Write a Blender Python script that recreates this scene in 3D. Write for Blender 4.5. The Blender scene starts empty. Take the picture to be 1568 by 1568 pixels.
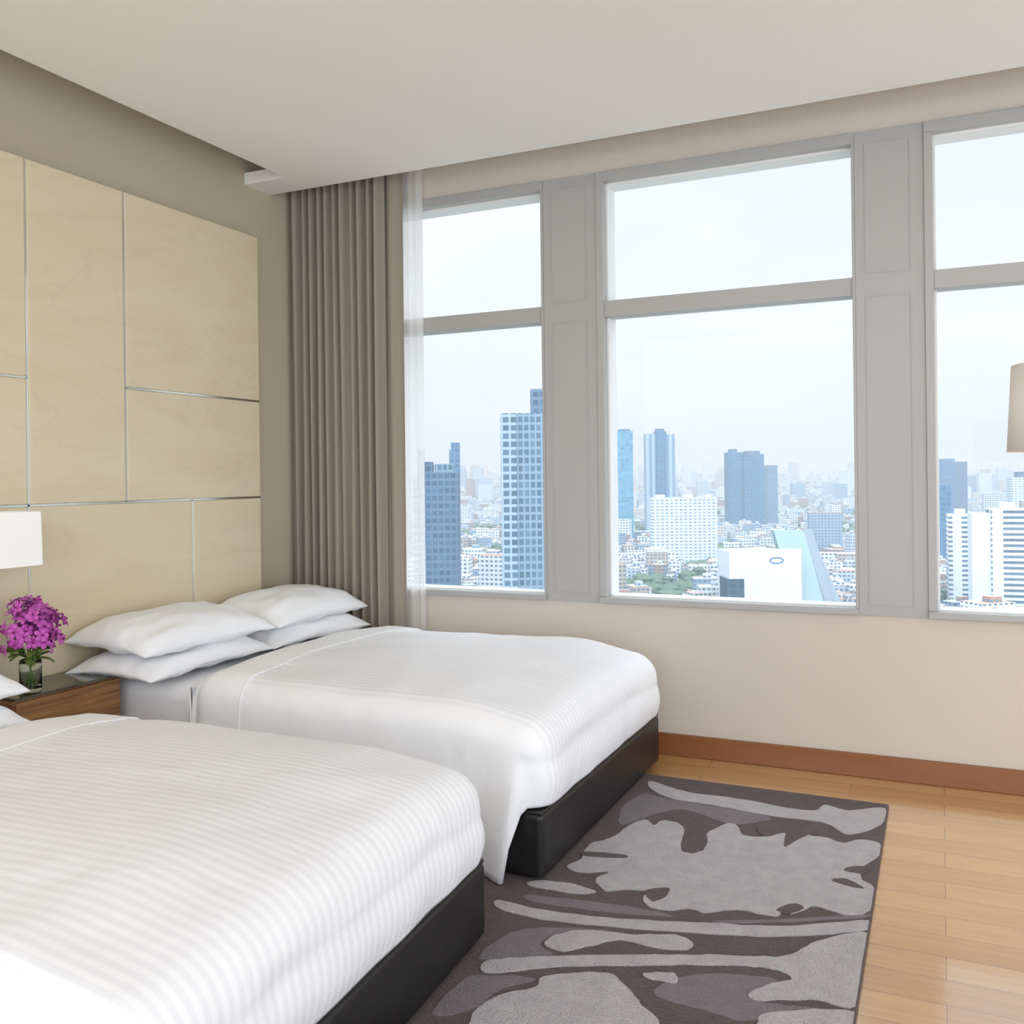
import bpy, bmesh, math, random
from mathutils import Vector, Matrix, noise
random.seed(7)
scene=bpy.context.scene
col=scene.collection
try:
    scene.view_settings.view_transform='Standard'
    scene.view_settings.look='None'
except Exception: pass

# ---------------------------------------------------------------- helpers
def s2l(c):
    return c/12.92 if c<=0.04045 else ((c+0.055)/1.055)**2.4
def C(r,g,b): return (s2l(r/255),s2l(g/255),s2l(b/255),1)

def newmat(name):
    m=bpy.data.materials.new(name); m.use_nodes=True
    nt=m.node_tree; b=nt.nodes['Principled BSDF']
    return m,nt,b
def N(nt,t,**kw):
    n=nt.nodes.new(t)
    for k,v in kw.items(): setattr(n,k,v)
    return n
def mat(name,c,rough=.5,metal=0,noise_amt=0.0,nscale=5,bump=0,bscale=200,spec=None,c2=None,stretch=(1,1,1),sheen=0):
    m,nt,b=newmat(name)
    b.inputs['Base Color'].default_value=c
    b.inputs['Roughness'].default_value=rough
    b.inputs['Metallic'].default_value=metal
    if spec is not None: b.inputs['Specular IOR Level'].default_value=spec
    if sheen: b.inputs['Sheen Weight'].default_value=sheen
    tc=N(nt,'ShaderNodeTexCoord'); mp=N(nt,'ShaderNodeMapping'); mp.inputs['Scale'].default_value=stretch
    nt.links.new(tc.outputs['Object'],mp.inputs['Vector'])
    if noise_amt>0 or c2:
        n=N(nt,'ShaderNodeTexNoise'); n.inputs['Scale'].default_value=nscale; n.inputs['Detail'].default_value=6
        nt.links.new(mp.outputs[0],n.inputs['Vector'])
        mx=N(nt,'ShaderNodeMix',data_type='RGBA')
        nt.links.new(n.outputs['Fac'],mx.inputs['Factor'])
        mx.inputs['A'].default_value=tuple(x*(1-noise_amt) for x in c[:3])+(1,)
        mx.inputs['B'].default_value=c2 if c2 else tuple(min(1,x*(1+noise_amt)) for x in c[:3])+(1,)
        nt.links.new(mx.outputs['Result'],b.inputs['Base Color'])
    if bump>0:
        n2=N(nt,'ShaderNodeTexNoise'); n2.inputs['Scale'].default_value=bscale; n2.inputs['Detail'].default_value=4
        nt.links.new(mp.outputs[0],n2.inputs['Vector'])
        bp=N(nt,'ShaderNodeBump'); bp.inputs['Strength'].default_value=bump; bp.inputs['Distance'].default_value=.01
        nt.links.new(n2.outputs['Fac'],bp.inputs['Height']); nt.links.new(bp.outputs[0],b.inputs['Normal'])
    return m
def empty(name,loc=(0,0,0),rotz=0):
    e=bpy.data.objects.new(name,None); col.objects.link(e); e.location=loc; e.rotation_euler=(0,0,rotz); e.empty_display_size=.1
    return e
def meshobj(name,verts,faces,m=None,parent=None,smooth=False,loc=(0,0,0),rotz=0):
    me=bpy.data.meshes.new(name); me.from_pydata([tuple(v) for v in verts],[],faces); me.update()
    o=bpy.data.objects.new(name,me); col.objects.link(o); o.location=loc; o.rotation_euler=(0,0,rotz)
    if m: 
        for mm in (m if isinstance(m,list) else [m]): me.materials.append(mm)
    if smooth:
        for p in me.polygons: p.use_smooth=True
    if parent: o.parent=parent
    return o
def boxdata(x0,x1,y0,y1,z0,z1):
    v=[(x0,y0,z0),(x1,y0,z0),(x1,y1,z0),(x0,y1,z0),(x0,y0,z1),(x1,y0,z1),(x1,y1,z1),(x0,y1,z1)]
    f=[(0,3,2,1),(4,5,6,7),(0,1,5,4),(1,2,6,5),(2,3,7,6),(3,0,4,7)]
    return v,f
def boxes(name,lst,m,parent=None,bevel=0,seg=2,loc=(0,0,0),rotz=0):
    V=[];F=[]
    for b in lst:
        v,f=boxdata(*b); k=len(V); V+=v; F+=[tuple(i+k for i in q) for q in f]
    o=meshobj(name,V,F,m,parent,loc=loc,rotz=rotz)
    if bevel:
        md=o.modifiers.new('b','BEVEL'); md.width=bevel; md.segments=seg; md.limit_method='ANGLE'
        for p in o.data.polygons: p.use_smooth=True
        md.harden_normals=True
    return o
def lathe(name,prof,m,parent=None,n=40,loc=(0,0,0)):
    V=[];F=[]
    for r,z in prof:
        for i in range(n):
            a=2*math.pi*i/n; V.append((r*math.cos(a),r*math.sin(a),z))
    for j in range(len(prof)-1):
        for i in range(n):
            F.append((j*n+i,j*n+(i+1)%n,(j+1)*n+(i+1)%n,(j+1)*n+i))
    return meshobj(name,V,F,m,parent,True,loc)
def tube(name,pts,r,m,parent=None,res=4,loc=(0,0,0)):
    cu=bpy.data.curves.new(name,'CURVE'); cu.dimensions='3D'; cu.bevel_depth=r; cu.bevel_resolution=res
    s=cu.splines.new('POLY'); s.points.add(len(pts)-1)
    for i,p in enumerate(pts): s.points[i].co=(*p,1)
    o=bpy.data.objects.new(name,cu); col.objects.link(o); cu.materials.append(m)
    if parent: o.parent=parent
    o.location=loc
    return o

# ---------------------------------------------------------------- materials
M_wallwin=mat('wallpaper_greige',C(210,199,187),.75,noise_amt=.025,nscale=3,bump=.05,bscale=400,spec=.3,stretch=(1,1,.15))
M_wallleft=mat('wall_taupe',C(190,178,158),.8,noise_amt=.02,nscale=3,spec=.2)
M_ceil=mat('ceiling_paint',C(236,233,227),.85,spec=.2)
M_frame=mat('window_frame_grey',C(174,172,170),.42,metal=.1,bump=.01)
M_liner=mat('window_liner_white',C(232,232,230),.45)
M_base=mat('baseboard_wood',C(140,88,50),.32,noise_amt=.15,nscale=12,stretch=(.4,4,6))
M_chrome=mat('polished_steel_strip',C(225,222,215),.18,metal=1)
M_leather=mat('black_leather',C(24,23,24),.38,bump=.12,bscale=350)
M_sheet=mat('white_cotton',C(243,243,245),.7,spec=.2,bump=.06,bscale=12,sheen=.1)
M_pillow=mat('pillow_cotton',C(244,244,246),.7,spec=.2,bump=.10,bscale=9,sheen=.1)
M_curt=mat('curtain_taupe',C(154,144,130),.8,noise_amt=.06,nscale=60,stretch=(1,1,.05),sheen=.2,spec=.15)

def panel_mat():
    m,nt,b=newmat('headboard_stone_fabric')
    tc=N(nt,'ShaderNodeTexCoord'); mp=N(nt,'ShaderNodeMapping'); mp.inputs['Scale'].default_value=(1,.7,2.4); mp.inputs['Rotation'].default_value=(.5,0,0)
    n=N(nt,'ShaderNodeTexNoise'); n.inputs['Scale'].default_value=1.4; n.inputs['Detail'].default_value=7; n.inputs['Distortion'].default_value=1.2
    cr=N(nt,'ShaderNodeValToRGB'); cr.color_ramp.elements[0].color=C(212,196,164); cr.color_ramp.elements[1].color=C(220,206,178)
    cr.color_ramp.elements[0].position=.3; cr.color_ramp.elements[1].position=.7
    nt.links.new(tc.outputs['Object'],mp.inputs[0]); nt.links.new(mp.outputs[0],n.inputs['Vector']); nt.links.new(n.outputs['Fac'],cr.inputs[0])
    n2=N(nt,'ShaderNodeTexNoise'); n2.inputs['Scale'].default_value=.9; n2.inputs['Detail'].default_value=4; n2.inputs['Distortion'].default_value=2.2; nt.links.new(mp.outputs[0],n2.inputs['Vector'])
    sb=N(nt,'ShaderNodeMath',operation='SUBTRACT'); sb.inputs[1].default_value=.5; nt.links.new(n2.outputs['Fac'],sb.inputs[0])
    ab=N(nt,'ShaderNodeMath',operation='ABSOLUTE'); nt.links.new(sb.outputs[0],ab.inputs[0])
    mr=N(nt,'ShaderNodeMapRange'); mr.inputs['From Max'].default_value=.02; mr.inputs['To Min'].default_value=.13; mr.inputs['To Max'].default_value=0; nt.links.new(ab.outputs[0],mr.inputs['Value'])
    mx=N(nt,'ShaderNodeMix',data_type='RGBA'); mx.inputs['B'].default_value=C(182,166,136); nt.links.new(mr.outputs[0],mx.inputs['Factor']); nt.links.new(cr.outputs[0],mx.inputs['A'])
    nt.links.new(mx.outputs['Result'],b.inputs['Base Color'])
    b.inputs['Roughness'].default_value=.42; b.inputs['Specular IOR Level'].default_value=.45
    return m
M_panel=panel_mat()

def wood_floor():
    m,nt,b=newmat('oak_planks')
    tc=N(nt,'ShaderNodeTexCoord'); 
    br=N(nt,'ShaderNodeTexBrick'); br.offset=.37; br.offset_frequency=2
    br.inputs['Scale'].default_value=1; br.inputs['Brick Width'].default_value=.95; br.inputs['Row Height'].default_value=.125
    br.inputs['Mortar Size'].default_value=.0012; br.inputs['Mortar Smooth'].default_value=.3; br.inputs['Bias'].default_value=0
    br.inputs['Color1'].default_value=C(198,150,92); br.inputs['Color2'].default_value=C(216,172,116); br.inputs['Mortar'].default_value=C(124,84,46)
    nt.links.new(tc.outputs['Object'],br.inputs['Vector'])
    mp=N(nt,'ShaderNodeMapping'); mp.inputs['Scale'].default_value=(1.2,18,1)
    n=N(nt,'ShaderNodeTexNoise'); n.inputs['Scale'].default_value=3; n.inputs['Detail'].default_value=8
    nt.links.new(tc.outputs['Object'],mp.inputs[0]); nt.links.new(mp.outputs[0],n.inputs['Vector'])
    mx=N(nt,'ShaderNodeMix',data_type='RGBA',blend_type='MULTIPLY'); mx.inputs['Factor'].default_value=.28
    cr=N(nt,'ShaderNodeValToRGB'); cr.color_ramp.elements[0].color=(.55,.5,.45,1); cr.color_ramp.elements[1].color=(1.15,1.1,1.05,1); cr.color_ramp.elements[0].position=.3; cr.color_ramp.elements[1].position=.65
    nt.links.new(n.outputs['Fac'],cr.inputs[0]); nt.links.new(br.outputs['Color'],mx.inputs['A']); nt.links.new(cr.outputs[0],mx.inputs['B'])
    nt.links.new(mx.outputs['Result'],b.inputs['Base Color'])
    b.inputs['Roughness'].default_value=.25; b.inputs['IOR'].default_value=1.8
    b.inputs['Coat Weight'].default_value=1.0; b.inputs['Coat Roughness'].default_value=.09; b.inputs['Coat IOR'].default_value=1.9
    n3=N(nt,'ShaderNodeTexNoise'); n3.inputs['Scale'].default_value=9; nt.links.new(tc.outputs['Object'],n3.inputs['Vector'])
    bp=N(nt,'ShaderNodeBump'); bp.inputs['Strength'].default_value=.04; bp.inputs['Distance'].default_value=.01; nt.links.new(n3.outputs['Fac'],bp.inputs['Height']); nt.links.new(bp.outputs[0],b.inputs['Coat Normal'])
    return m
M_floor=wood_floor()

def duvet_mat(foldx):
    m,nt,b=newmat('duvet_satin_stripe')
    tc=N(nt,'ShaderNodeTexCoord'); sp=N(nt,'ShaderNodeSeparateXYZ'); nt.links.new(tc.outputs['Object'],sp.inputs[0])
    mu=N(nt,'ShaderNodeMath',operation='MULTIPLY'); mu.inputs[1].default_value=2*math.pi/.028; nt.links.new(sp.outputs['Y'],mu.inputs[0])
    si=N(nt,'ShaderNodeMath',operation='SINE'); nt.links.new(mu.outputs[0],si.inputs[0])
    mr=N(nt,'ShaderNodeMapRange'); mr.inputs['From Min'].default_value=-.35; mr.inputs['From Max'].default_value=.35; nt.links.new(si.outputs[0],mr.inputs['Value'])
    gt=N(nt,'ShaderNodeMath',operation='GREATER_THAN'); gt.inputs[1].default_value=foldx; nt.links.new(sp.outputs['X'],gt.inputs[0])
    tcn=N(nt,'ShaderNodeSeparateXYZ'); nt.links.new(tc.outputs['Normal'],tcn.inputs[0])
    ab=N(nt,'ShaderNodeMath',operation='ABSOLUTE'); nt.links.new(tcn.outputs['Y'],ab.inputs[0])
    lt=N(nt,'ShaderNodeMapRange'); lt.inputs['From Min'].default_value=.4; lt.inputs['From Max'].default_value=.7; lt.inputs['To Min'].default_value=1; lt.inputs['To Max'].default_value=0; nt.links.new(ab.outputs[0],lt.inputs['Value'])
    m1=N(nt,'ShaderNodeMath',operation='MULTIPLY'); nt.links.new(mr.outputs[0],m1.inputs[0]); nt.links.new(gt.outputs[0],m1.inputs[1])
    m2=N(nt,'ShaderNodeMath',operation='MULTIPLY'); nt.links.new(m1.outputs[0],m2.inputs[0]); nt.links.new(lt.outputs[0],m2.inputs[1])
    mx=N(nt,'ShaderNodeMix',data_type='RGBA'); mx.inputs['A'].default_value=C(244,244,246); mx.inputs['B'].default_value=C(236,236,240)
    nt.links.new(m2.outputs[0],mx.inputs['Factor']); nt.links.new(mx.outputs['Result'],b.inputs['Base Color'])
    r=N(nt,'ShaderNodeMapRange'); r.inputs['To Min'].default_value=.6; r.inputs['To Max'].default_value=.48; nt.links.new(m2.outputs[0],r.inputs['Value']); nt.links.new(r.outputs[0],b.inputs['Roughness'])
    n2=N(nt,'ShaderNodeTexNoise'); n2.inputs['Scale'].default_value=4.5; n2.inputs['Detail'].default_value=3; n2.inputs['Distortion'].default_value=.8
    nt.links.new(tc.outputs['Object'],n2.inputs['Vector'])
    bp=N(nt,'ShaderNodeBump'); bp.inputs['Strength'].default_value=.28; bp.inputs['Distance'].default_value=.04
    nt.links.new(n2.outputs['Fac'],bp.inputs['Height']); nt.links.new(bp.outputs[0],b.inputs['Normal'])
    b.inputs['Specular IOR Level'].default_value=.25; b.inputs['Sheen Weight'].default_value=.1
    return m
def rug_mat(name,c,c2):
    return mat(name,c,.95,noise_amt=.0001,c2=c2,nscale=22,bump=1.0,bscale=160,spec=.05,sheen=.2)
M_rugD=rug_mat('rug_dark_pile',C(76,62,60),C(98,84,82))
M_rugM=rug_mat('rug_mid_pile',C(110,101,106),C(134,124,128))
M_rugL=rug_mat('rug_light_pile',C(162,155,158),C(202,195,195))

# ---------------------------------------------------------------- room shell
WY=4.25; HX=-3.18; WX=-3.24; CH=2.82
YB=-1.6
floor=boxes('floor',[(WX-.1,3.5,YB-.6,WY+.25,-.12,0)],M_floor)
# dropped ceiling raft, returning to the left wall at the curtain pocket, with the slab above
V=[(-2.98,YB),(3.5,YB),(3.5,4.0),(WX,4.0),(WX,3.80),(-2.98,3.80)]
n=len(V)
P3=[(x,y,CH) for x,y in V]+[(x,y,CH+.06) for x,y in V]
Fc=[tuple(reversed(range(n))),tuple(range(n,2*n))]+[(i,(i+1)%n,n+(i+1)%n,n+i) for i in range(n)]
v,f=boxdata(WX,3.5,YB,WY+.25,3.12,3.2); k=len(P3); P3+=v; Fc+=[tuple(i+k for i in q) for q in f]
meshobj('ceiling',P3,Fc,M_ceil)
wall_left=boxes('wall_left',[(WX-.1,WX,YB-.6,WY+.25,0,3.12)],M_wallleft)
wins=[(-2.95,-1.762),(-1.487,-.3216),(-.051,1.114),(1.39,2.555)]
SZ=.713; HZ=2.75
wb=[(WX,3.5,WY,WY+.25,0,SZ-.02),(WX,3.5,WY,WY+.25,HZ,3.12)]
xs=[WX]+[q for w in wins for q in w]+[3.5]
for i in range(0,len(xs),2): wb.append((xs[i],xs[i+1],WY,WY+.25,SZ-.02,HZ))
boxes('wall_window',wb,M_wallwin)
boxes('baseboard_window',[(WX,3.5,WY-.018,WY,0,.1)],M_base,bevel=.004)
boxes('baseboard_left',[(WX,WX+.018,YB-.6,-.25,0,.1)],M_base,bevel=.004)

# glass
M_glass,nt,b=newmat('clear_glazing')
for n in list(nt.nodes):
    if n.type=='BSDF_PRINCIPLED': nt.nodes.remove(n)
tr=N(nt,'ShaderNodeBsdfTransparent'); tr.inputs[0].default_value=(.985,.99,.99,1); gl=N(nt,'ShaderNodeBsdfGlossy'); gl.inputs['Roughness'].default_value=.02
ms=N(nt,'ShaderNodeMixShader'); ms.inputs[0].default_value=.015
nt.links.new(tr.outputs[0],ms.inputs[1]); nt.links.new(gl.outputs[0],ms.inputs[2])
nt.links.new(ms.outputs[0],nt.nodes['Material Output'].inputs[0])

for i,(x0,x1) in enumerate(wins):
    cx=(x0+x1)/2
    p=empty('window_%d'%(i+1),(cx,WY,SZ))
    def rel(b): return (b[0]-cx,b[1]-cx,b[2]-WY,b[3]-WY,b[4]-SZ,b[5]-SZ)
    yf=WY-.02; e=.0006
    fr_=[(x0+e,x0+.035,yf,WY+.03,SZ+.008,HZ-.045),(x1-.012,x1-e,yf,WY+.03,SZ+.008,HZ-.045),(x0+e,x1-e,yf,WY+.03,HZ-.045,HZ-e),(x0+e,x1-e,yf-.012,WY+.03,SZ-.02+e,SZ+.008),
         (x0+.035,x1-.012,yf+.01,WY+.08,2.058,2.135)]
    boxes('frame',[rel(q) for q in fr_],M_frame,p,bevel=.002)
    ln=[(x0+e,x0+.045,WY+.031,WY+.14,SZ+.012,HZ-.055),(x1-.016,x1-e,WY+.031,WY+.14,SZ+.012,HZ-.055),(x0+e,x1-e,WY+.031,WY+.14,HZ-.055,HZ-e),(x0+e,x1-e,WY+.031,WY+.14,SZ-.02+e,SZ+.012),
        (x0+.045,x1-.016,WY+.081,WY+.14,2.066,2.128)]
    boxes('reveal_liner',[rel(q) for q in ln],M_liner,p,bevel=.002)
    V=[];F=[]
    for za,zb in ((SZ+.01,2.067),(2.127,HZ-.054)):
        k=len(V); V+=[(x0+.044-cx,.115,za-SZ),(x1-.015-cx,.115,za-SZ),(x1-.015-cx,.115,zb-SZ),(x0+.044-cx,.115,zb-SZ)]; F.append((k,k+1,k+2,k+3))
    meshobj('glass',V,F,M_glass,p)
for i,(a,b_) in enumerate([(-1.762,-1.487),(-.3216,-.051),(1.114,1.39)]):
    L=[(a,b_,WY-.012,WY,SZ-.02,HZ)]
    for z0,z1 in ((SZ+.02,2.05),(2.145,2.70)):
        x0=a+.04; x1=b_-.05; y0=WY-.0145; y1=WY-.012; w=.005
        L+=[(x0,x0+w,y0,y1,z0,z1),(x1-w,x1,y0,y1,z0,z1),(x0+w,x1-w,y0,y1,z0,z0+w),(x0+w,x1-w,y0,y1,z1-w,z1)]
    boxes('trim_%d'%(i+1),L,M_frame)

# ---------------------------------------------------------------- headboard wall panels
hb=empty('headboard_wall_panel',(HX,2.0,0))
cells=[]
T=2.552; z1=1.703; z2=1.211; g=.004
def cell(y0,y1,za,zb): cells.append((WX-HX+.001,0,y0-2.0+g,y1-2.0-g,za+g,zb-g))
YR=3.83
for a,b_,split in [(2.957,YR,True),(2.482,2.957,False),(1.62,2.482,True),(1.145,1.62,False),(.28,1.145,True),(-.2,.28,False)]:
    if split: cell(a,b_,z1,T); cell(a,b_,z2,z1)
    else: cell(a,b_,z2,T)
for a,b_ in [(3.345,YR),(2.482,3.345),(1.62,2.482),(.75,1.62),(-.2,.75)]: cell(a,b_,.0,z2)
boxes('panels',cells,M_panel,hb,bevel=.006)
strips=[(-.052,-.003,-2.2,YR-2.0-.004,z2-g,z2+g)]
for a in (2.957,2.482,1.62,1.145,.28): strips.append((-.052,-.003,a-2-g,a-2+g,z2,T-.004))
for a,b_ in [(2.957,YR-.004),(1.62,2.482),(.28,1.145)]: strips.append((-.052,-.003,a-2,b_-2,z1-g,z1+g))
for a in (3.345,2.482,1.62,.75): strips.append((-.052,-.003,a-2-g,a-2+g,.01,z2))
boxes('metal_strips',strips,M_chrome,hb)

# ---------------------------------------------------------------- beds
def rrect(hx0,hx1,hy0,hy1,r,ns=46,nc=9):
    P=[]
    cs=[((hx1-r,hy1-r),0),((hx0+r,hy1-r),90),((hx0+r,hy0+r),180),((hx1-r,hy0+r),270)]
    for k,((cx,cy),a0) in enumerate(cs):
        for i in range(nc):
            a=math.radians(a0+90*i/(nc-1)); P.append((cx+r*math.cos(a),cy+r*math.sin(a)))
        (nx,ny),a1=cs[(k+1)%4]
        s=P[-1]; e=(nx+r*math.cos(math.radians(a1)),ny+r*math.sin(math.radians(a1)))
        for i in range(1,ns):
            t=i/ns; P.append((s[0]+(e[0]-s[0])*t,s[1]+(e[1]-s[1])*t))
    return P
def smooth(a,b,x):
    t=max(0,min(1,(x-a)/(b-a))); return t*t*(3-2*t)

def make_bed(loc,rotz,seed,pb,pys,L=2.0,TZ=.555):
    bed=empty('bed',loc,rotz)
    W=1.35; dz=TZ-.555
    boxes('leather_base',[(-L,0,-W,0,.022,.232)],M_leather,bed,bevel=.022,seg=5)
    boxes('base_welt',[(-L+.01,-.004,-W+.004,-.004,.222,.238)],M_leather,bed,bevel=.007,seg=3)
    boxes('mattress',[(-L,-.07,-W+.03,-.03,.238,.505+dz)],M_sheet,bed,bevel=.06,seg=6)
    Ld=1.46; R=.10
    x0,x1,y0,y1=-Ld,.012,-W-.012,.012
    FX=-1.20
    def topz(x,y,ins):
        ex=x1-x; ey=min(y1-y,y-y0)
        z=TZ+.028*smooth(0,.45,ey)*smooth(0,.45,ex)
        z+=.012*noise.noise(Vector((x*1.7+seed,y*2.3,0)))+.006*noise.noise(Vector((x*6+seed,y*5,1)))
        z+=.008*(1-smooth(FX-.006,FX+.006,x))
        z-=.028*(1-smooth(0,.35,ex))+.018*(1-smooth(0,.4,ex))*(1-smooth(0,.35,ey))
        if ins<R:
            q=(R-ins)/R; z-=R*(1-math.sqrt(max(0,1-q*q)))
        return z
    def zbot(x,y):
        ed=min(y1-y,y-y0)
        side=ed<.08
        foot=.244
        if side:
            s=smooth(x1-.13,x1-.07,x)
            d=.028+.008*math.sin(x*9)
            z=d*(1-s)+foot*s
        else: z=foot
        if x<x0+.05 and ed>.03: z=.50+dz
        return z
    V=[];F=[]
    insets=[.0]+[R*(1-math.cos(math.radians(a))) for a in (12,24,36,48,60,72,84)]+[R+.03]
    k=R+.07
    while k<W/2-.02: insets.append(k); k+=.04
    base=rrect(x0,x1,y0,y1,.10)
    n=len(base)
    nv=18
    for j in range(nv):
        t=j/nv
        for (x,y) in base:
            zb=zbot(x,y); zt=topz(x,y,0)
            z=zb+(zt-zb)*t
            cx=min(max(x,x0+.1),x1-.1); cy=min(max(y,y0+.1),y1-.1)
            d=Vector((x-cx,y-cy)); d=d.normalized() if d.length>1e-6 else Vector((0,0))
            low=(1-t)
            side=((y-y0)<.09) or ((y1-y)<.09)
            amt=.014*math.sin(math.pi*min(1,t*1.2))
            if side and x<x1-.09:
                amt+=.022*low*(1+.5*math.sin(x*11+seed))+.008*low*math.sin(x*23+seed*2)
            else:
                amt+=-.006*low+.006*noise.noise(Vector((x*5,y*7,z*3+seed)))
            if side: amt+=.040*low*smooth(x1-.24,x1-.13,x)*(1-smooth(x1-.12,x1-.05,x))-.012*(1-abs(2*t-1))*smooth(x1-.10,x1-.06,x)*(1-smooth(x1-.05,x1-.01,x))
            V.append((x+d.x*amt,y+d.y*amt,z))
    for ins in insets:
        r=max(.10-ins,.012)
        for (x,y) in rrect(x0+ins,x1-ins,y0+ins,y1-ins,r): V.append((x,y,topz(x,y,ins)))
    nr=nv+len(insets)
    for j in range(nr-1):
        for i in range(n):
            F.append((j*n+i,j*n+(i+1)%n,(j+1)*n+(i+1)%n,(j+1)*n+i))
    last=(nr-1)*n
    F.append(tuple(last+i for i in range(n)))
    d=meshobj('duvet',V,F,duvet_mat(FX),bed,True)
    md=d.modifiers.new('sol','SOLIDIFY'); md.thickness=.012; md.offset=-1
    pts=[]
    zt=topz(FX,y0,0)
    for z in [.06+i*.05 for i in range(8)]:
        if z<zt-.02:
            t=(z-.03)/(zt-.03); low=1-t; pts.append((FX,y0-.014*math.sin(math.pi*min(1,t*1.2))-.022*low*(1+.5*math.sin(FX*11+seed))-.008*low*math.sin(FX*23+seed*2)-.001,z))
    for i in range(0,91):
        a=i/90; 
        y=y0+(y1-y0)*(.5-.5*math.cos(math.pi*a)); ins=min(y-y0,y1-y)
        pts.append((FX,y,topz(FX,y,ins)+.001))
    tube('duvet_piping',pts,.003,M_sheet,bed,2)
    def pillow(name,cx,cy,cz,a,b_,h,rz,tx=0,ty=0,sd=0):
        n1=36; V=[];F=[]
        def pt(u,v,s):
            e=.05
            x=a*u*(1-e*(1-v*v)*abs(u)**2); y=b_*v*(1-e*(1-u*u)*abs(v)**2)
            t=max(0,(1-abs(u)**3))**.55*max(0,(1-abs(v)**3.4))**.55
            zz=s*h*t*(1.0 if s>0 else .6)
            zz+=(.012*noise.noise(Vector((u*2.2+sd,v*2.2,s)))+.008*noise.noise(Vector((u*5+sd,v*5,s))))*min(1,t*3)
            zz-=.02*(u*u*v*v)
            return (x,y,zz)
        for s in (1,-1):
            k=len(V)
            for i in range(n1+1):
                for j in range(n1+1):
                    u=math.sin((i/n1-.5)*math.pi); v=math.sin((j/n1-.5)*math.pi)
                    V.append(pt(u,v,s))
            for i in range(n1):
                for j in range(n1):
                    q=(k+i*(n1+1)+j,k+(i+1)*(n1+1)+j,k+(i+1)*(n1+1)+j+1,k+i*(n1+1)+j+1)
                    F.append(q if s>0 else q[::-1])
        o=meshobj(name,V,F,M_pillow,bed,True); o.location=(cx,cy,cz+dz); o.rotation_euler=(tx,ty,rz)
        bm=bmesh.new(); bm.from_mesh(o.data); bmesh.ops.remove_doubles(bm,verts=bm.verts,dist=.0008); bm.to_mesh(o.data); bm.free()
        return o
    px=-L+.22; A=.225
    ya,yb=pys
    pillow('pillow_1',px,ya,.563,A,pb,.070,.02,sd=1+seed)
    pillow('pillow_2',px+.01,yb,.563,A,pb,.070,-.03,sd=2+seed)
    pillow('pillow_3',px-.01,ya+.01,.668,A,pb,.092,-.02,ty=.06,sd=3+seed)
    pillow('pillow_4',px+.0,yb+.01,.668,A,pb,.092,.03,ty=.06,sd=4+seed)
    return bed
make_bed((-1.153,4.06,0),0,1.3,.375,(-1.08,-.34))
make_bed((-1.165,2.335,0),math.radians(3.2),5.1,.31,(-1.07,-.465),1.985,.540)

# ---------------------------------------------------------------- rug
rug=empty('area_rug',(0,0,0))
boxes('pile',[(-1.75,-.195,.55,3.89,0.0,.015)],M_rugD,rug,bevel=.006)
def catmull(P,k=6,j=.0055):
    out=[];n=len(P)
    for i in range(n):
        p0,p1,p2,p3=[Vector(P[(i+q)%n]) for q in (-1,0,1,2)]
        for s in range(k):
            t=s/k
            q=.5*((2*p1)+(-p0+p2)*t+(2*p0-5*p1+4*p2-p3)*t*t+(-p0+3*p1-3*p2+p3)*t**3)
            q.x+=j*noise.noise(Vector((q.x*38,q.y*38,.5))); q.y+=j*noise.noise(Vector((q.x*38,q.y*38,7.5)))
            q.x=min(q.x,-.2)
            out.append(q)
    return out
def parse(s): return [tuple(float(q)/100 for q in w.split(',')) for w in s.split()]
shapesL=[
"-111,379 -95,372 -74,372 -56,369 -45,370 -42,378 -33,375 -21,383 -21,365 -31,350 -38,357 -45,359 -59,358 -82,361 -98,362 -110,371",
"-112,299 -112,307 -107,316 -105,329 -101,336 -97,332 -95,338 -88,336 -84,326 -83,318 -77,319 -77,332 -73,343 -69,344 -65,335 -57,337 -52,343 -43,344 -38,344 -32,341 -28,346 -21,346 -20,335 -24,324 -24,313 -20,308 -20,292 -26,286 -35,288 -41,280 -44,284 -45,277 -56,277 -64,271 -68,272 -77,268 -83,272 -84,278 -90,277 -96,274 -101,281 -99,287 -108,283 -113,286 -111,293",
"-123,255 -109,254 -86,258 -63,265 -42,272 -20,285 -20,279 -41,266 -61,259 -84,253 -106,249 -121,250",
"-100,236 -99,242 -92,248 -81,250 -74,253 -68,255 -63,253 -64,248 -71,246 -82,246 -89,239 -94,234",
"-111,218 -109,223 -95,231 -71,242 -55,249 -39,255 -32,267 -20,277 -20,261 -20,238 -29,237 -42,231 -44,234 -40,240 -36,244 -39,247 -48,246 -70,237 -93,226 -106,217",
"-102,194 -103,202 -100,209 -94,215 -94,220 -89,224 -84,227 -78,228 -72,223 -67,218 -61,212 -59,199 -80,180 -98,182",
"-71,232 -64,235 -62,231 -68,230",
"-40,221 -38,227 -20,235 -20,217 -39,207",
"-119,268 -104,268 -98,272 -108,274 -118,272"]
shapesM=["-110,363 -98,361 -60,357 -71,344 -90,352 -100,343 -108,328 -113,345",
"-61,235 -49,241 -39,242 -43,231 -28,233 -42,222 -53,222 -66,224",
"-112,212 -105,216 -95,219 -102,210 -104,200 -112,195",
"-113,222 -113,233 -108,242 -93,249 -86,250 -93,248 -100,241 -101,235 -96,231 -104,226",
"-60,268 -45,275 -22,288 -22,286 -45,273 -58,267",
"-116,262 -90,266 -72,266 -88,261 -112,258"]
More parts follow.
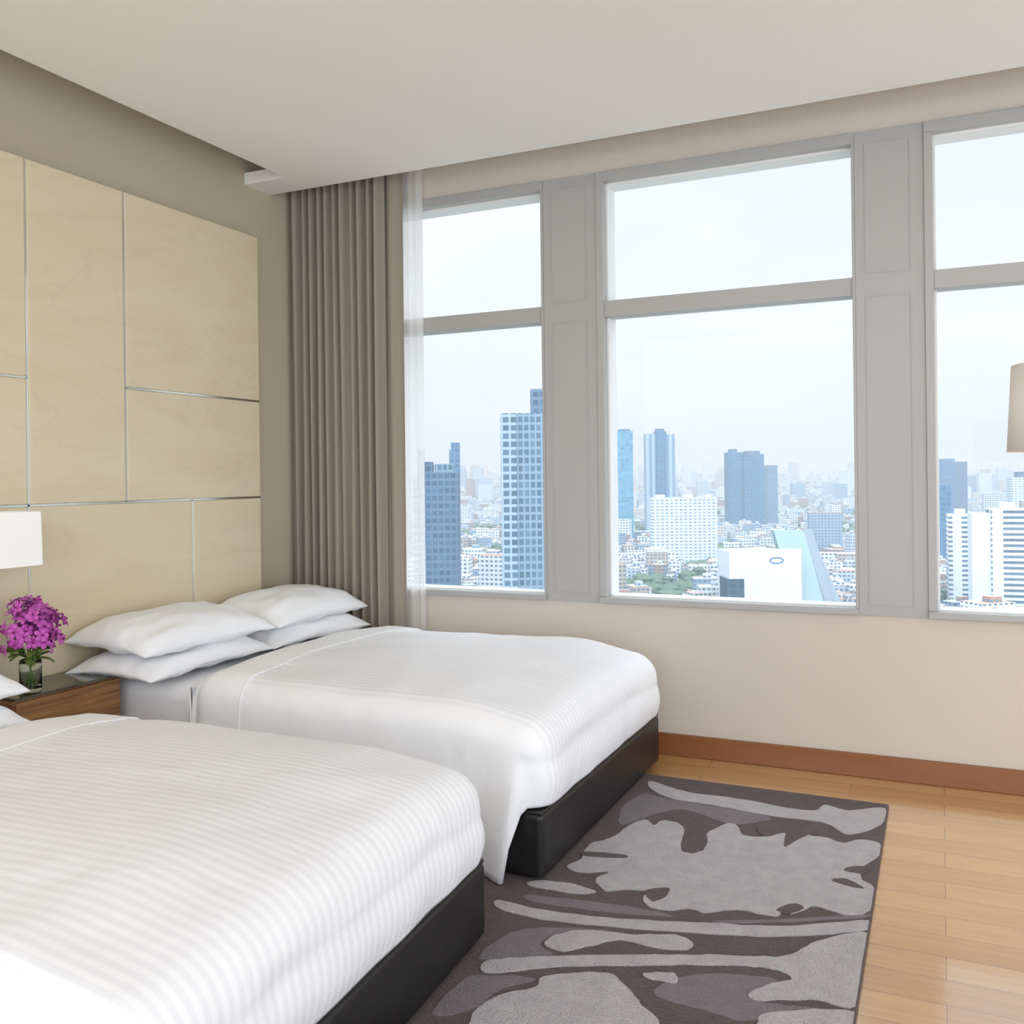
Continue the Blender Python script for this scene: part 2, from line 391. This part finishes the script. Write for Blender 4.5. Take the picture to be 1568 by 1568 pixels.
shapesD=["-30,318 -26,323 -22,322 -24,317","-33,309 -28,311 -23,306 -28,306","-62,344 -58,337 -52,343 -50,330 -44,344 -38,344 -40,352 -60,352","-84,326 -81,312 -75,316 -77,330",
"-112,299 -99,302 -98,299 -110,296","-84,278 -79,283 -77,279 -80,272","-45,281 -42,287 -38,286 -41,280"]
def slab(name,P,z0,z1,m):
    n=len(P); V=[(p[0],p[1],z0) for p in P]+[(p[0],p[1],z1) for p in P]
    F=[tuple(range(n,2*n))]+[(i,(i+1)%n,n+(i+1)%n,n+i) for i in range(n)]
    o=meshobj(name,V,F,m,rug)
    bm=bmesh.new(); bm.from_mesh(o.data)
    top=[f for f in bm.faces if len(f.verts)>4]
    for f in top:
        f.normal_update()
        if f.normal.z<0: bmesh.ops.reverse_faces(bm,faces=list(bm.faces)); break
    bmesh.ops.triangulate(bm,faces=[f for f in bm.faces if len(f.verts)>4]); bm.to_mesh(o.data); bm.free()
for i,s in enumerate(shapesM): slab('motif_mid_%d'%i,catmull(parse(s)),.013,.0165,M_rugM)
for i,s in enumerate(shapesL): slab('motif_light_%d'%i,catmull(parse(s)),.013,.018,M_rugL)
for i,s in enumerate(shapesD): slab('motif_dark_%d'%i,catmull(parse(s)),.013,.0185,M_rugD)

# ---------------------------------------------------------------- curtains
def curtain(name,x0,x1,y,z0,z1,amp,per,m,seed=0,thick=.003,jit=.3):
    V=[];F=[];nx=int((x1-x0)/.003);nz=24
    for j in range(nz+1):
        t=j/nz; z=z0+(z1-z0)*t
        for i in range(nx+1):
            x=x0+(x1-x0)*i/nx
            ph=2*math.pi*(x-x0)/per+1.3*jit*noise.noise(Vector((x*5+seed,0,0)))*4
            a=amp*(.75+.5*noise.noise(Vector((x*9+seed,z*.4,2))))
            s=math.sin(ph); s=math.copysign(abs(s)**.7,s)
            V.append((x+.004*math.sin(ph*.5+z),y+a*s+.004*noise.noise(Vector((x*4,z*1.5,seed)))*(1-t),z))
    for j in range(nz):
        for i in range(nx):
            k=j*(nx+1)+i; F.append((k,k+1,k+nx+2,k+nx+1))
    o=meshobj(name,V,F,m,None,True)
    if thick:
        md=o.modifiers.new('s','SOLIDIFY'); md.thickness=thick
    return o
cur=empty('curtain',(-2.9,4.1,0))
c1=curtain('drape',-3.225,-2.635,4.145,.02,3.08,.032,.052,M_curt,3)
c2=curtain('leading_edge_fold',-2.66,-2.535,4.178,.02,3.08,.016,.09,M_curt,8)
for c in (c1,c2):
    c.parent=cur; c.location=(2.9,-4.1,0)
m,nt,b=newmat('sheer_voile')
for n in list(nt.nodes):
    if n.type=='BSDF_PRINCIPLED': nt.nodes.remove(n)
d1=N(nt,'ShaderNodeBsdfDiffuse'); d1.inputs[0].default_value=C(246,244,242); t1=N(nt,'ShaderNodeBsdfTranslucent'); t1.inputs[0].default_value=C(250,249,248)
tr=N(nt,'ShaderNodeBsdfTransparent'); a1=N(nt,'ShaderNodeMixShader'); a1.inputs[0].default_value=.55; a2=N(nt,'ShaderNodeMixShader'); a2.inputs[0].default_value=.22
nt.links.new(d1.outputs[0],a1.inputs[1]); nt.links.new(t1.outputs[0],a1.inputs[2]); nt.links.new(a1.outputs[0],a2.inputs[1]); nt.links.new(tr.outputs[0],a2.inputs[2]); nt.links.new(a2.outputs[0],nt.nodes['Material Output'].inputs[0])
curtain('sheer_curtain',-2.70,-2.43,4.208,.02,3.08,.009,.05,m,12,thick=.0)

# ---------------------------------------------------------------- nightstand
def woodmat(name,c1,c2,sc):
    m,nt,b=newmat(name)
    tc=N(nt,'ShaderNodeTexCoord'); mp=N(nt,'ShaderNodeMapping'); mp.inputs['Scale'].default_value=sc
    n=N(nt,'ShaderNodeTexNoise'); n.inputs['Scale'].default_value=2.5; n.inputs['Detail'].default_value=9; n.inputs['Distortion'].default_value=.6
    cr=N(nt,'ShaderNodeValToRGB'); cr.color_ramp.elements[0].color=c1; cr.color_ramp.elements[1].color=c2; cr.color_ramp.elements[0].position=.35; cr.color_ramp.elements[1].position=.65
    nt.links.new(tc.outputs['Object'],mp.inputs[0]); nt.links.new(mp.outputs[0],n.inputs['Vector']); nt.links.new(n.outputs['Fac'],cr.inputs[0]); nt.links.new(cr.outputs[0],b.inputs['Base Color'])
    b.inputs['Roughness'].default_value=.4
    return m
M_zebra=woodmat('zebrano_veneer',C(118,80,46),C(164,118,72),(2,1.2,34))
M_blackglass=mat('back_painted_glass',C(62,58,44),.06,spec=.9)
M_dark=mat('dark_recess',C(30,26,22),.6)
ns=empty('nightstand',(-3.06,2.455,0))
boxes('cabinet',[(-.118,.11,-.225,.235,.06,.535)],M_zebra,ns,bevel=.004)
boxes('drawer_front',[(.11,.122,-.222,.232,.305,.528),(.11,.122,-.222,.232,.075,.298)],M_zebra,ns,bevel=.003)
boxes('plinth',[(-.11,.09,-.21,.22,0,.06)],M_dark,ns)
boxes('glass_top',[(-.118,.124,-.228,.238,.536,.546)],M_blackglass,ns,bevel=.002)
TZ=.546
# ---------------------------------------------------------------- table lamp
M_shade,nt,b=newmat('lampshade_linen'); b.inputs['Base Color'].default_value=C(240,238,234); b.inputs['Roughness'].default_value=.8
b.inputs['Emission Color'].default_value=(1,.98,.95,1); b.inputs['Emission Strength'].default_value=.12
n=N(nt,'ShaderNodeTexNoise'); n.inputs['Scale'].default_value=300; bp=N(nt,'ShaderNodeBump'); bp.inputs['Strength'].default_value=.1; nt.links.new(n.outputs[0],bp.inputs['Height']); nt.links.new(bp.outputs[0],b.inputs['Normal'])
M_shade2=mat('lampshade_grey_linen',C(240,234,226),.85,bump=.1,bscale=300)
lamp=empty('table_lamp',(-3.085,2.27,TZ))
lathe('lamp_base',[(0,0),(.036,0),(.038,.004),(.038,.014),(.02,.02),(.008,.03),(.008,.60),(0,.60)],M_chrome,lamp)
hx,hy,zz0,zz1=.088,.130,.452,.648
V=[];F=[]
P=rrect(-hx,hx,-hy,hy,.012,ns=2,nc=5)
for z,ex in ((zz0,0),(zz1,-.003)):
    for (x,y) in P: V.append((x*(1+ex/.1),y*(1+ex/.1),z))
n_=len(P)
F=[(i,(i+1)%n_,n_+(i+1)%n_,n_+i) for i in range(n_)]
sh=meshobj('lamp_shade',V,F,M_shade,lamp); md=sh.modifiers.new('s','SOLIDIFY'); md.thickness=.004
boxes('shade_spider',[(-hx+.004,hx-.004,-.003,.003,.595,.6),(-.003,.003,-hy+.004,hy-.004,.595,.6)],M_chrome,lamp)
# ---------------------------------------------------------------- vase with orchids
M_vglass,nt,b=newmat('vase_glass'); b.inputs['Transmission Weight'].default_value=1; b.inputs['Roughness'].default_value=.02; b.inputs['Base Color'].default_value=(.93,.97,.95,1); b.inputs['IOR'].default_value=1.33
M_stem=mat('orchid_stem',C(88,112,46),.5,noise_amt=.2,nscale=30)
M_petal=mat('orchid_petal',C(212,100,194),.5,noise_amt=.0001,c2=C(170,48,152),nscale=40,sheen=.2)
M_petal2=mat('orchid_petal_dark',C(140,30,120),.5,noise_amt=.1,nscale=40)
vz=empty('orchid_vase',(-2.995,2.335,TZ))
lathe('glass_vase',[(0,.001),(.034,.001),(.037,.006),(.038,.10),(.036,.115),(.034,.115),(.035,.10),(.034,.012),(0,.01)],M_vglass,vz)
V=[];F=[];V2=[];F2=[]
def petal(V,F,c,dirv,up,L,W):
    side=dirv.cross(up).normalized(); k=len(V)
    prof=[(0,.15,0),(.35,.8,.12),(.7,1,.12),(1.0,.35,-.05)]
    for t,w,h in prof:
        for s in (-1,0,1):
            V.append(c+dirv*(L*t)+side*(W*w*s*.5)+up*(L*(h-.12*abs(s))))
    for r in range(3):
        for s in range(2):
            a=k+r*3+s; F.append((a,a+1,a+4,a+3))
for i in range(96):
    a=random.uniform(0,2*math.pi); ph=math.acos(random.uniform(-.6,1)); rr=random.uniform(.55,1.15)
    nrm=Vector((math.sin(ph)*math.cos(a),math.sin(ph)*math.sin(a),math.cos(ph)))
    c=Vector((nrm.x*.085*rr,nrm.y*.108*rr,.22+nrm.z*.105*rr))
    nf=(nrm+Vector((random.uniform(-.5,.5) for _ in range(3)))).normalized()
    t1=nf.orthogonal().normalized(); t2=nf.cross(t1)
    off=random.random()*6
    for k in range(5):
        an=off+k*2*math.pi/5; dv=(t1*math.cos(an)+t2*math.sin(an)+nf*.25).normalized()
        petal(V,F,c,dv,nf,random.uniform(.022,.030),.018)
    petal(V2,F2,c+nf*.004,(nf+t1*.4).normalized(),t1,.014,.012)
meshobj('orchid_blooms',V,F,M_petal,vz,True); meshobj('orchid_lips',V2,F2,M_petal2,vz,True)
for i in range(9):
    a=i*2*math.pi/9; r0=.02; 
    tube('stem_%d'%i,[(-r0*math.cos(a),-r0*math.sin(a),.012),(r0*.3*math.cos(a),r0*.3*math.sin(a),.1),(.05*math.cos(a),.05*math.sin(a),.2)],.0028,M_stem,vz,1)
V=[];F=[]
for i in range(16):
    a=random.uniform(0,2*math.pi); dv=Vector((math.cos(a),math.sin(a),random.uniform(-.3,.5))).normalized()
    petal(V,F,Vector((.02*math.cos(a),.02*math.sin(a),.12+random.uniform(0,.04))),dv,Vector((0,0,1)),.06,.02)
meshobj('leaves',V,F,M_stem,vz,True)

# ---------------------------------------------------------------- floor lamp (right)
fl=empty('floor_lamp',(.352,2.92,0))
lathe('lamp_stand',[(0,0),(.13,0),(.135,.006),(.13,.018),(.02,.026),(.010,.04),(.010,1.55),(0,1.55)],M_chrome,fl)
sh=lathe('drum_shade',[(.185,1.352),(.172,1.588)],M_shade2,fl,n=64); md=sh.modifiers.new('s','SOLIDIFY'); md.thickness=.003
boxes('shade_ring_arms',[(-.17,.17,-.003,.003,1.53,1.536),(-.003,.003,-.17,.17,1.53,1.536)],M_chrome,fl)

# ---------------------------------------------------------------- CITY
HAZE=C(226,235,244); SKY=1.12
def add_haze(nt,shader_out,L=2700.):  # painted haze: glow mixed over the surface colour with distance
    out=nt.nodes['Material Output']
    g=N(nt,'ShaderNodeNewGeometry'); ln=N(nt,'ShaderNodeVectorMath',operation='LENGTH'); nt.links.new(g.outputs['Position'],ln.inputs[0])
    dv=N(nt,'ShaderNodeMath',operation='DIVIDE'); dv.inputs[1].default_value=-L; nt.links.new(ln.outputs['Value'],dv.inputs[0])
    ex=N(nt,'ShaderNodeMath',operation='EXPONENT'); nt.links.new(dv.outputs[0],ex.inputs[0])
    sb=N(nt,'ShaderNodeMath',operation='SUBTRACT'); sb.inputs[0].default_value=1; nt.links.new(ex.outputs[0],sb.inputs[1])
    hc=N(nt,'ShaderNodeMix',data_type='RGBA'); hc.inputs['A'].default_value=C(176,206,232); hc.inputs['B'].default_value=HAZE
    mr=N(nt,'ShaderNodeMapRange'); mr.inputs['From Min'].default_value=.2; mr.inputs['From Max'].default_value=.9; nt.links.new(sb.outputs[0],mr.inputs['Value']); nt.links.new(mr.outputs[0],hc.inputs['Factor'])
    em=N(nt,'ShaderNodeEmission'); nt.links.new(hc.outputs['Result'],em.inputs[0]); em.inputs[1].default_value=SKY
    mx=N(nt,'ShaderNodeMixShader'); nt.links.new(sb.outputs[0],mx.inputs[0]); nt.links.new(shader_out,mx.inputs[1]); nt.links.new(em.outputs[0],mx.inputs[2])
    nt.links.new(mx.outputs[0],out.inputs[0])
def facade(name,wall,glass,fh=3.4,bay=4.,wfrac=.6,hfrac=.55,uv=False,roof=C(170,170,168)):
    m,nt,b=newmat(name); b.inputs['Roughness'].default_value=.6
    if uv:
        tc=N(nt,'ShaderNodeUVMap'); sp=N(nt,'ShaderNodeSeparateXYZ'); nt.links.new(tc.outputs[0],sp.inputs[0]); u=sp.outputs['X']; v=sp.outputs['Y']
    else:
        tc=N(nt,'ShaderNodeTexCoord'); sp=N(nt,'ShaderNodeSeparateXYZ'); nt.links.new(tc.outputs['Object'],sp.inputs[0])
        ad=N(nt,'ShaderNodeMath',operation='ADD'); nt.links.new(sp.outputs['X'],ad.inputs[0]); nt.links.new(sp.outputs['Y'],ad.inputs[1]); u=ad.outputs[0]; v=sp.outputs['Z']
    def band(src,per,frac):
        d=N(nt,'ShaderNodeMath',operation='DIVIDE'); d.inputs[1].default_value=per; nt.links.new(src,d.inputs[0])
        f=N(nt,'ShaderNodeMath',operation='FRACT'); nt.links.new(d.outputs[0],f.inputs[0])
        l=N(nt,'ShaderNodeMath',operation='LESS_THAN'); l.inputs[1].default_value=frac; nt.links.new(f.outputs[0],l.inputs[0]); return l.outputs[0]
    a=band(u,bay,wfrac); c=band(v,fh,hfrac)
    mm=N(nt,'ShaderNodeMath',operation='MULTIPLY'); nt.links.new(a,mm.inputs[0]); nt.links.new(c,mm.inputs[1])
    g=N(nt,'ShaderNodeNewGeometry'); sn=N(nt,'ShaderNodeSeparateXYZ'); nt.links.new(g.outputs['Normal'],sn.inputs[0])
    lt=N(nt,'ShaderNodeMath',operation='LESS_THAN'); lt.inputs[1].default_value=.3; nt.links.new(sn.outputs['Z'],lt.inputs[0])
    m3=N(nt,'ShaderNodeMath',operation='MULTIPLY'); nt.links.new(mm.outputs[0],m3.inputs[0]); nt.links.new(lt.outputs[0],m3.inputs[1])
    mx=N(nt,'ShaderNodeMix',data_type='RGBA'); nt.links.new(m3.outputs[0],mx.inputs['Factor'])
    vm=N(nt,'ShaderNodeVectorMath',operation='SNAP'); cx_=N(nt,'ShaderNodeCombineXYZ'); nt.links.new(u,cx_.inputs[0]); nt.links.new(v,cx_.inputs[1])
    nt.links.new(cx_.outputs[0],vm.inputs[0]); vm.inputs[1].default_value=(bay,fh,1)
    wn=N(nt,'ShaderNodeTexWhiteNoise'); nt.links.new(vm.outputs[0],wn.inputs['Vector'])
    gm=N(nt,'ShaderNodeMix',data_type='RGBA'); gm.inputs['A'].default_value=tuple(q*.8 for q in glass[:3])+(1,); gm.inputs['B'].default_value=tuple(min(1,q*1.35) for q in glass[:3])+(1,)
    nt.links.new(wn.outputs['Value'],gm.inputs['Factor']); nt.links.new(gm.outputs['Result'],mx.inputs['B'])
    if uv:
        at=N(nt,'ShaderNodeVertexColor'); at.layer_name='Col'; nt.links.new(at.outputs[0],mx.inputs['A'])
    else:
        m4=N(nt,'ShaderNodeMix',data_type='RGBA'); m4.inputs['A'].default_value=roof; m4.inputs['B'].default_value=wall; nt.links.new(lt.outputs[0],m4.inputs['Factor']); nt.links.new(m4.outputs['Result'],mx.inputs['A'])
    nt.links.new(mx.outputs['Result'],b.inputs['Base Color'])
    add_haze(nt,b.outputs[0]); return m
def gz(x,y): return -118.7-.015*x+.020*y
YAW=math.radians(24.66)
def tower(name,x,y,parts,rot=YAW):
    e=empty(name,(x,y,gz(x,y)-3),rot)
    for i,(x0,x1,y0,y1,top,m) in enumerate(parts):
        h=top-(gz(x,y)-3)
        boxes('block_%d'%(i+1),[(x0,x1,y0,y1,0,h)],m,e)
    return e
Fblue=facade('facade_blue_glass',C(90,112,134),C(64,88,110),3.6,3.0,.75,.6)
Fbalc=facade('facade_balcony_slabs',C(146,162,176),C(70,92,110),3.5,3.4,.75,.66)
Fgrey=facade('facade_grey_grid',C(120,140,156),C(72,96,114),3.5,2.6,.7,.7)
Fteal=facade('facade_teal_glass',C(98,148,168),C(82,134,158),4,6,.85,.8)
Fstrip=facade('facade_vertical_strip',C(158,176,190),C(108,132,154),500,8,.5,1.0)
Fdblue=facade('facade_deep_blue',C(80,114,142),C(60,94,126),5,5,.7,.7)
Fwhite=facade('facade_white_balcony',C(210,214,216),C(122,140,154),3.4,5.0,.62,.5)
Fwhite2=facade('facade_white_long_balcony',C(210,214,216),C(82,102,118),3.6,22,.72,.5)
Fplainw=facade('facade_plain_white',C(208,214,218),C(208,214,218),4,4,0,0)
Fdark=facade('facade_dark_tint',C(62,84,96),C(44,68,80),4,6,.8,.7,roof=C(120,130,138))
Fgreenglass=facade('facade_atrium_glass',C(134,156,160),C(106,132,138),3,3,.8,.8,roof=C(134,152,154))
tower('office_tower',-220,394,[(-9,9.5,0,16,4,Fblue),(-10,-7,-1,6,15,Fgrey),(-8,-3,3,10,9,Fblue),(-2,7,3,12,8,Fgrey),(-12,-9.2,-1,16,2,Fbalc)])
tower('apartment_tower',-162,366,[(-10.2,-3.5,-1,20,28.5,Fbalc),(-3.5,13,0,20,28.5,Fgrey),(3,10.5,2,14,39,Fblue)])
tower('office_tower',-425,795,[(-4,4,0,12,35,Fdblue),(-6,0,2,12,28,Fgrey)])
tower('office_tower',-368,1151,[(-10,10,0,22,58.5,Fteal),(-7,7,3,18,61,Fdblue)])
tower('apartment_tower',-354,1268,[(-20,-6,0,25,59,Fstrip),(-6,8,-3,25,62,Fdblue),(8,20,0,25,58,Fstrip),(-6,6,2,12,66,Fblue)])
tower('office_tower',-265,1419,[(-26,-4,0,30,34,Fdblue),(-4,26,-4,30,31,Fdblue),(-22,-12,5,20,39,Fblue),(2,22,3,24,36,Fblue),(26,48,2,26,14,Fgrey)])
tower('apartment_block',-250,986,[(-35,35,0,16,-23,Fwhite),(-30,-20,3,12,-20,Fplainw),(0,10,3,12,-20,Fplainw),(24,30,3,12,-20.5,Fplainw)])
e=tower('exhibition_hall',-104,613,[(-22,24,0,34,-49,Fplainw),(-24,-13,-1.5,20,-66,Fdark),(-8,-2,-.6,2,-68,Fdark),(0,16,-.6,2,-66,Fdark),(-12,26,-6,4,-84,Fplainw),(-22.4,24,-1,0,-47,Fplainw)])
lg=-(gz(-104,613)-3)
M_sign=facade('sign_blue',C(50,96,150),C(50,96,150),4,4,0,0)
V=[];n=40
for i in range(n):
    a=2*math.pi*i/n; V.append((8+4.6*math.cos(a),-1.15,lg-54.5+2.2*math.sin(a)))
for i in range(n):
    a=2*math.pi*i/n; V.append((8+3.7*math.cos(a),-1.15,lg-54.5+1.4*math.sin(a)))
meshobj('oval_sign',V,[(i,(i+1)%n,n+(i+1)%n,n+i) for i in range(n)],M_sign,e)
V=[(22,-4,lg-92),(40,-6,lg-92),(48,26,lg-62),(14,26,lg-37),(34,26,lg-37),(30,34,lg-92),(48,34,lg-92),(14,34,lg-37),(34,34,lg-37)]
F=[(0,1,4,3),(1,6,8,4),(0,3,7,5),(3,4,8,7),(5,7,8,6)]
meshobj('slanted_atrium',V,F,Fgreenglass,e)
boxes('atrium_podium',[(22,24,-6,30,0,lg-88)],Fplainw,e)
V=[(40,-7,lg-92),(46,-7,lg-92),(40,27,lg-36),(34,27,lg-36),(40,-7,lg-98),(46,-7,lg-98),(40,27,lg-42),(34,27,lg-42)]
meshobj('atrium_beam',V,[(0,1,2,3),(1,5,6,2),(0,3,7,4),(4,5,1,0)],Fdark,e)
V=[(46.5,-7,lg-92),(52,-7,lg-92),(44,27,lg-50),(40.5,27,lg-42),(46.5,-7,0),(52,-7,0),(52,27,0)]
meshobj('atrium_side_wing',V,[(0,1,2,3),(0,4,5,1),(1,5,6,2)],Fdark,e)
tower('apartment_tower',14,777,[(-9,9,0,18,-31,Fwhite2),(-4,3,4,10,-27,Fplainw)],.1)
tower('apartment_tower',35,676,[(-17,-6,0,20,-26,Fplainw),(-6,22,-1,20,-23,Fwhite2),(0,9,4,12,-19,Fplainw)],.1)
tower('office_tower',1,991,[(-7,8,0,14,-11,Fdblue)],.2)
tower('office_tower',21,1660,[(-19,0,0,22,22,Fdblue),(0,19,2,24,17,Fblue)],.2)
tower('office_tower',110,1500,[(-20,16,0,22,-8,Fwhite),(-10,0,4,22,0,Fblue)],.2)
V=[];F=[];UV=[];CC=[]
pal=[C(216,216,214),C(204,206,206),C(222,220,214),C(186,190,192),C(202,192,178),C(176,158,142),C(180,186,194),C(166,130,108),C(210,212,216),C(140,156,172),C(214,214,216)]
keep=[(-220,394,40),(-162,366,40),(-104,613,66),(-250,986,60),(14,777,34),(35,676,45),(-354,1268,50),(-265,1419,60),(-368,1151,30),(-425,795,25),(1,991,25),(21,1660,40),(110,1500,36)]
def addbox(cx,cy,hw,hd,z0,z1,rot,c,rc):
    ca,sa=math.cos(rot),math.sin(rot); k=len(V)
    P=[(-hw,-hd),(hw,-hd),(hw,hd),(-hw,hd)]
    for z in (z0,z1):
        for (x,y) in P: V.append((cx+x*ca-y*sa,cy+x*sa+y*ca,z))
    off=random.random()*5
    for a in range(4):
        b2=(a+1)%4; F.append((k+a,k+b2,k+4+b2,k+4+a)); w=(2*hw if a%2==0 else 2*hd)
        UV.extend([(off,0),(off+w,0),(off+w,z1-z0),(off,z1-z0)]); CC.extend([c]*4)
    F.append((k+4,k+5,k+6,k+7)); UV.extend([(3.4,.0)]*4); CC.extend([rc]*4)
for i in range(26000):
    az=random.uniform(-44,22); u=random.random(); d=380*(7500/380)**(u**.72)
    x=d*math.sin(math.radians(az)); y=d*math.cos(math.radians(az))
    if any((x-a)**2+(y-b_)**2<r*r for a,b_,r in keep): continue
    g0=gz(x,y)
    if noise.noise(Vector((x/150,y/150,3.3)))>.30: continue
    h=random.choice([7,8,9,10,12,14,16,20])*random.uniform(.8,1.2)
    if random.random()<.05: h*=random.uniform(1.6,2.4)
    if d>2200 and random.random()<.022: h=random.uniform(45,80)
    if d<560: h=min(h,20)
    hw=random.uniform(4,12); hd=random.uniform(4,10)
    if h>45: hw=random.uniform(9,18); hd=10
    c=random.choice(pal); rc=random.choice([C(206,206,202),C(176,174,170),C(162,118,96),C(222,222,222),C(160,166,174),C(180,150,130)])
    rot=random.choice([.25,.25,.4,.1,.7])+random.uniform(-.05,.05)
    addbox(x,y,hw,hd,g0-2,g0+h,rot,c,rc)
    if random.random()<.5: addbox(x+hw*.2,y,hw*.35,hd*.35,g0+h,g0+h+3.2,rot,random.choice(pal),rc)
me=bpy.data.meshes.new('city_buildings'); me.from_pydata(V,[],F)
uvl=me.uv_layers.new(name='UVMap'); 
flat=[q for p in UV for q in p]; uvl.data.foreach_set('uv',flat)
ca=me.color_attributes.new('Col','FLOAT_COLOR','CORNER'); ca.data.foreach_set('color',[q for p in CC for q in p])
me.update(); me.materials.append(facade('facade_generic',None,C(92,108,124),3.3,3.6,.62,.5,uv=True))
o=bpy.data.objects.new('city_buildings',me); col.objects.link(o)
V=[];F=[]
ico=bmesh.new(); bmesh.ops.create_icosphere(ico,subdivisions=1,radius=1); iv=[v.co.copy() for v in ico.verts]; inf=[tuple(v.index for v in f.verts) for f in ico.faces]; ico.free()
for i in range(14000):
    az=random.uniform(-44,22); u=random.random(); d=380*(5000/380)**(u**.75)
    x=d*math.sin(math.radians(az)); y=d*math.cos(math.radians(az))
    if any((x-a)**2+(y-b_)**2<(r*.8)**2 for a,b_,r in keep): continue
    park=noise.noise(Vector((x/150,y/150,3.3)))>.28
    if not park and random.random()<.45: continue
    r=random.uniform(4,9.5); k=len(V); g0=gz(x,y)
    for v in iv:
        q=1+random.uniform(-.2,.2); V.append((x+v.x*r*q,y+v.y*r*q,g0+r*.8+v.z*r*.8*q))
    F+= [tuple(a+k for a in f) for f in inf]
mt,nt,b=newmat('tree_foliage'); n=N(nt,'ShaderNodeTexNoise'); n.inputs['Scale'].default_value=.05; g=N(nt,'ShaderNodeNewGeometry'); nt.links.new(g.outputs['Position'],n.inputs['Vector'])
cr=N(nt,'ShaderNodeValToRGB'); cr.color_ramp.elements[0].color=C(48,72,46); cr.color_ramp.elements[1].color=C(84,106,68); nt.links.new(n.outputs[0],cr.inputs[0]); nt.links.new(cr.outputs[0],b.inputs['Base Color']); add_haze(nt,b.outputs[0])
meshobj('city_trees',V,F,mt)
mt,nt,b=newmat('city_ground'); n=N(nt,'ShaderNodeTexNoise'); n.inputs['Scale'].default_value=.02; n.inputs['Detail'].default_value=8; g=N(nt,'ShaderNodeNewGeometry'); nt.links.new(g.outputs['Position'],n.inputs['Vector'])
cr=N(nt,'ShaderNodeValToRGB'); cr.color_ramp.elements[0].color=C(76,92,72); cr.color_ramp.elements[1].color=C(140,144,144); cr.color_ramp.elements[0].position=.42; cr.color_ramp.elements[1].position=.55
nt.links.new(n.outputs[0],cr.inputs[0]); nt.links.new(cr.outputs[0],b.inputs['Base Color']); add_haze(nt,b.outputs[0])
c4=[(-40000,60),(40000,60),(40000,40000),(-40000,40000)]
meshobj('city_ground',[(x,y,gz(x,y)) for x,y in c4],[(0,1,2,3)],mt)

# ---------------------------------------------------------------- world
w=bpy.data.worlds.new('hazy_sky'); scene.world=w; w.use_nodes=True; nt=w.node_tree
bg=nt.nodes['Background']
tc=N(nt,'ShaderNodeTexCoord'); sp=N(nt,'ShaderNodeSeparateXYZ'); nt.links.new(tc.outputs['Generated'],sp.inputs[0])
mp=N(nt,'ShaderNodeMapping'); mp.inputs['Scale'].default_value=(1.2,1.2,4.5); nt.links.new(tc.outputs['Generated'],mp.inputs[0])
n=N(nt,'ShaderNodeTexNoise'); n.inputs['Scale'].default_value=2.2; n.inputs['Detail'].default_value=6; n.inputs['Distortion'].default_value=.4; nt.links.new(mp.outputs[0],n.inputs['Vector'])
cl=N(nt,'ShaderNodeMapRange'); cl.inputs['From Min'].default_value=.42; cl.inputs['From Max'].default_value=.68; cl.interpolation_type='SMOOTHSTEP'; nt.links.new(n.outputs[0],cl.inputs['Value'])
cr=N(nt,'ShaderNodeValToRGB'); e=cr.color_ramp.elements; e[0].position=.03; e[0].color=HAZE; e[1].position=.6; e[1].color=C(222,236,250)
x_=cr.color_ramp.elements.new(.14); x_.color=C(236,242,248)
nt.links.new(sp.outputs['Z'],cr.inputs[0])
mx=N(nt,'ShaderNodeMix',data_type='RGBA'); mx.inputs['B'].default_value=C(247,249,251); nt.links.new(cr.outputs[0],mx.inputs['A'])
hz=N(nt,'ShaderNodeMapRange'); hz.inputs['From Min'].default_value=.04; hz.inputs['From Max'].default_value=.16; hz.inputs['To Max'].default_value=.75; nt.links.new(sp.outputs['Z'],hz.inputs['Value'])
fm=N(nt,'ShaderNodeMath',operation='MULTIPLY'); nt.links.new(cl.outputs[0],fm.inputs[0]); nt.links.new(hz.outputs[0],fm.inputs[1]); nt.links.new(fm.outputs[0],mx.inputs['Factor'])
nt.links.new(mx.outputs['Result'],bg.inputs[0])
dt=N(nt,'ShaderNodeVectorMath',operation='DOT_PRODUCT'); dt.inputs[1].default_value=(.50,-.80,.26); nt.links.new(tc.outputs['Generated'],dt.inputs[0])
mr=N(nt,'ShaderNodeMapRange'); mr.interpolation_type='SMOOTHSTEP'; mr.inputs['From Min'].default_value=-.1; mr.inputs['From Max'].default_value=.8; mr.inputs['To Min'].default_value=SKY; mr.inputs['To Max'].default_value=3.05  # added fill: sky raised behind the camera to brighten the room
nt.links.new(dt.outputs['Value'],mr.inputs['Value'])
# added boost towards the unseen zenith, to light floor and bed tops
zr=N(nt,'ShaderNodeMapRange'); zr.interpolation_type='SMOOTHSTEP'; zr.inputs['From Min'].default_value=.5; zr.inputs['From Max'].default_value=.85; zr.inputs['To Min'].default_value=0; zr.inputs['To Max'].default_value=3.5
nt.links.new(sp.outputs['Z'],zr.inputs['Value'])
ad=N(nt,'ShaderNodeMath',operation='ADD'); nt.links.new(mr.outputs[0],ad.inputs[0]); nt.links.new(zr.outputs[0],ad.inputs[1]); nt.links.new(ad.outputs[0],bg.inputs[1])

# ---------------------------------------------------------------- camera
cam=bpy.data.cameras.new('camera'); co=bpy.data.objects.new('camera',cam); col.objects.link(co)
cam.sensor_width=36; cam.lens=32.81; cam.shift_y=-.0344; cam.clip_start=.05; cam.clip_end=60000
co.matrix_world=Matrix.Translation((0,0,1.3))@Matrix.Rotation(YAW,4,'Z')@Matrix.Rotation(math.pi/2,4,'X')@Matrix.Rotation(-.0119,4,'Z')
scene.camera=co
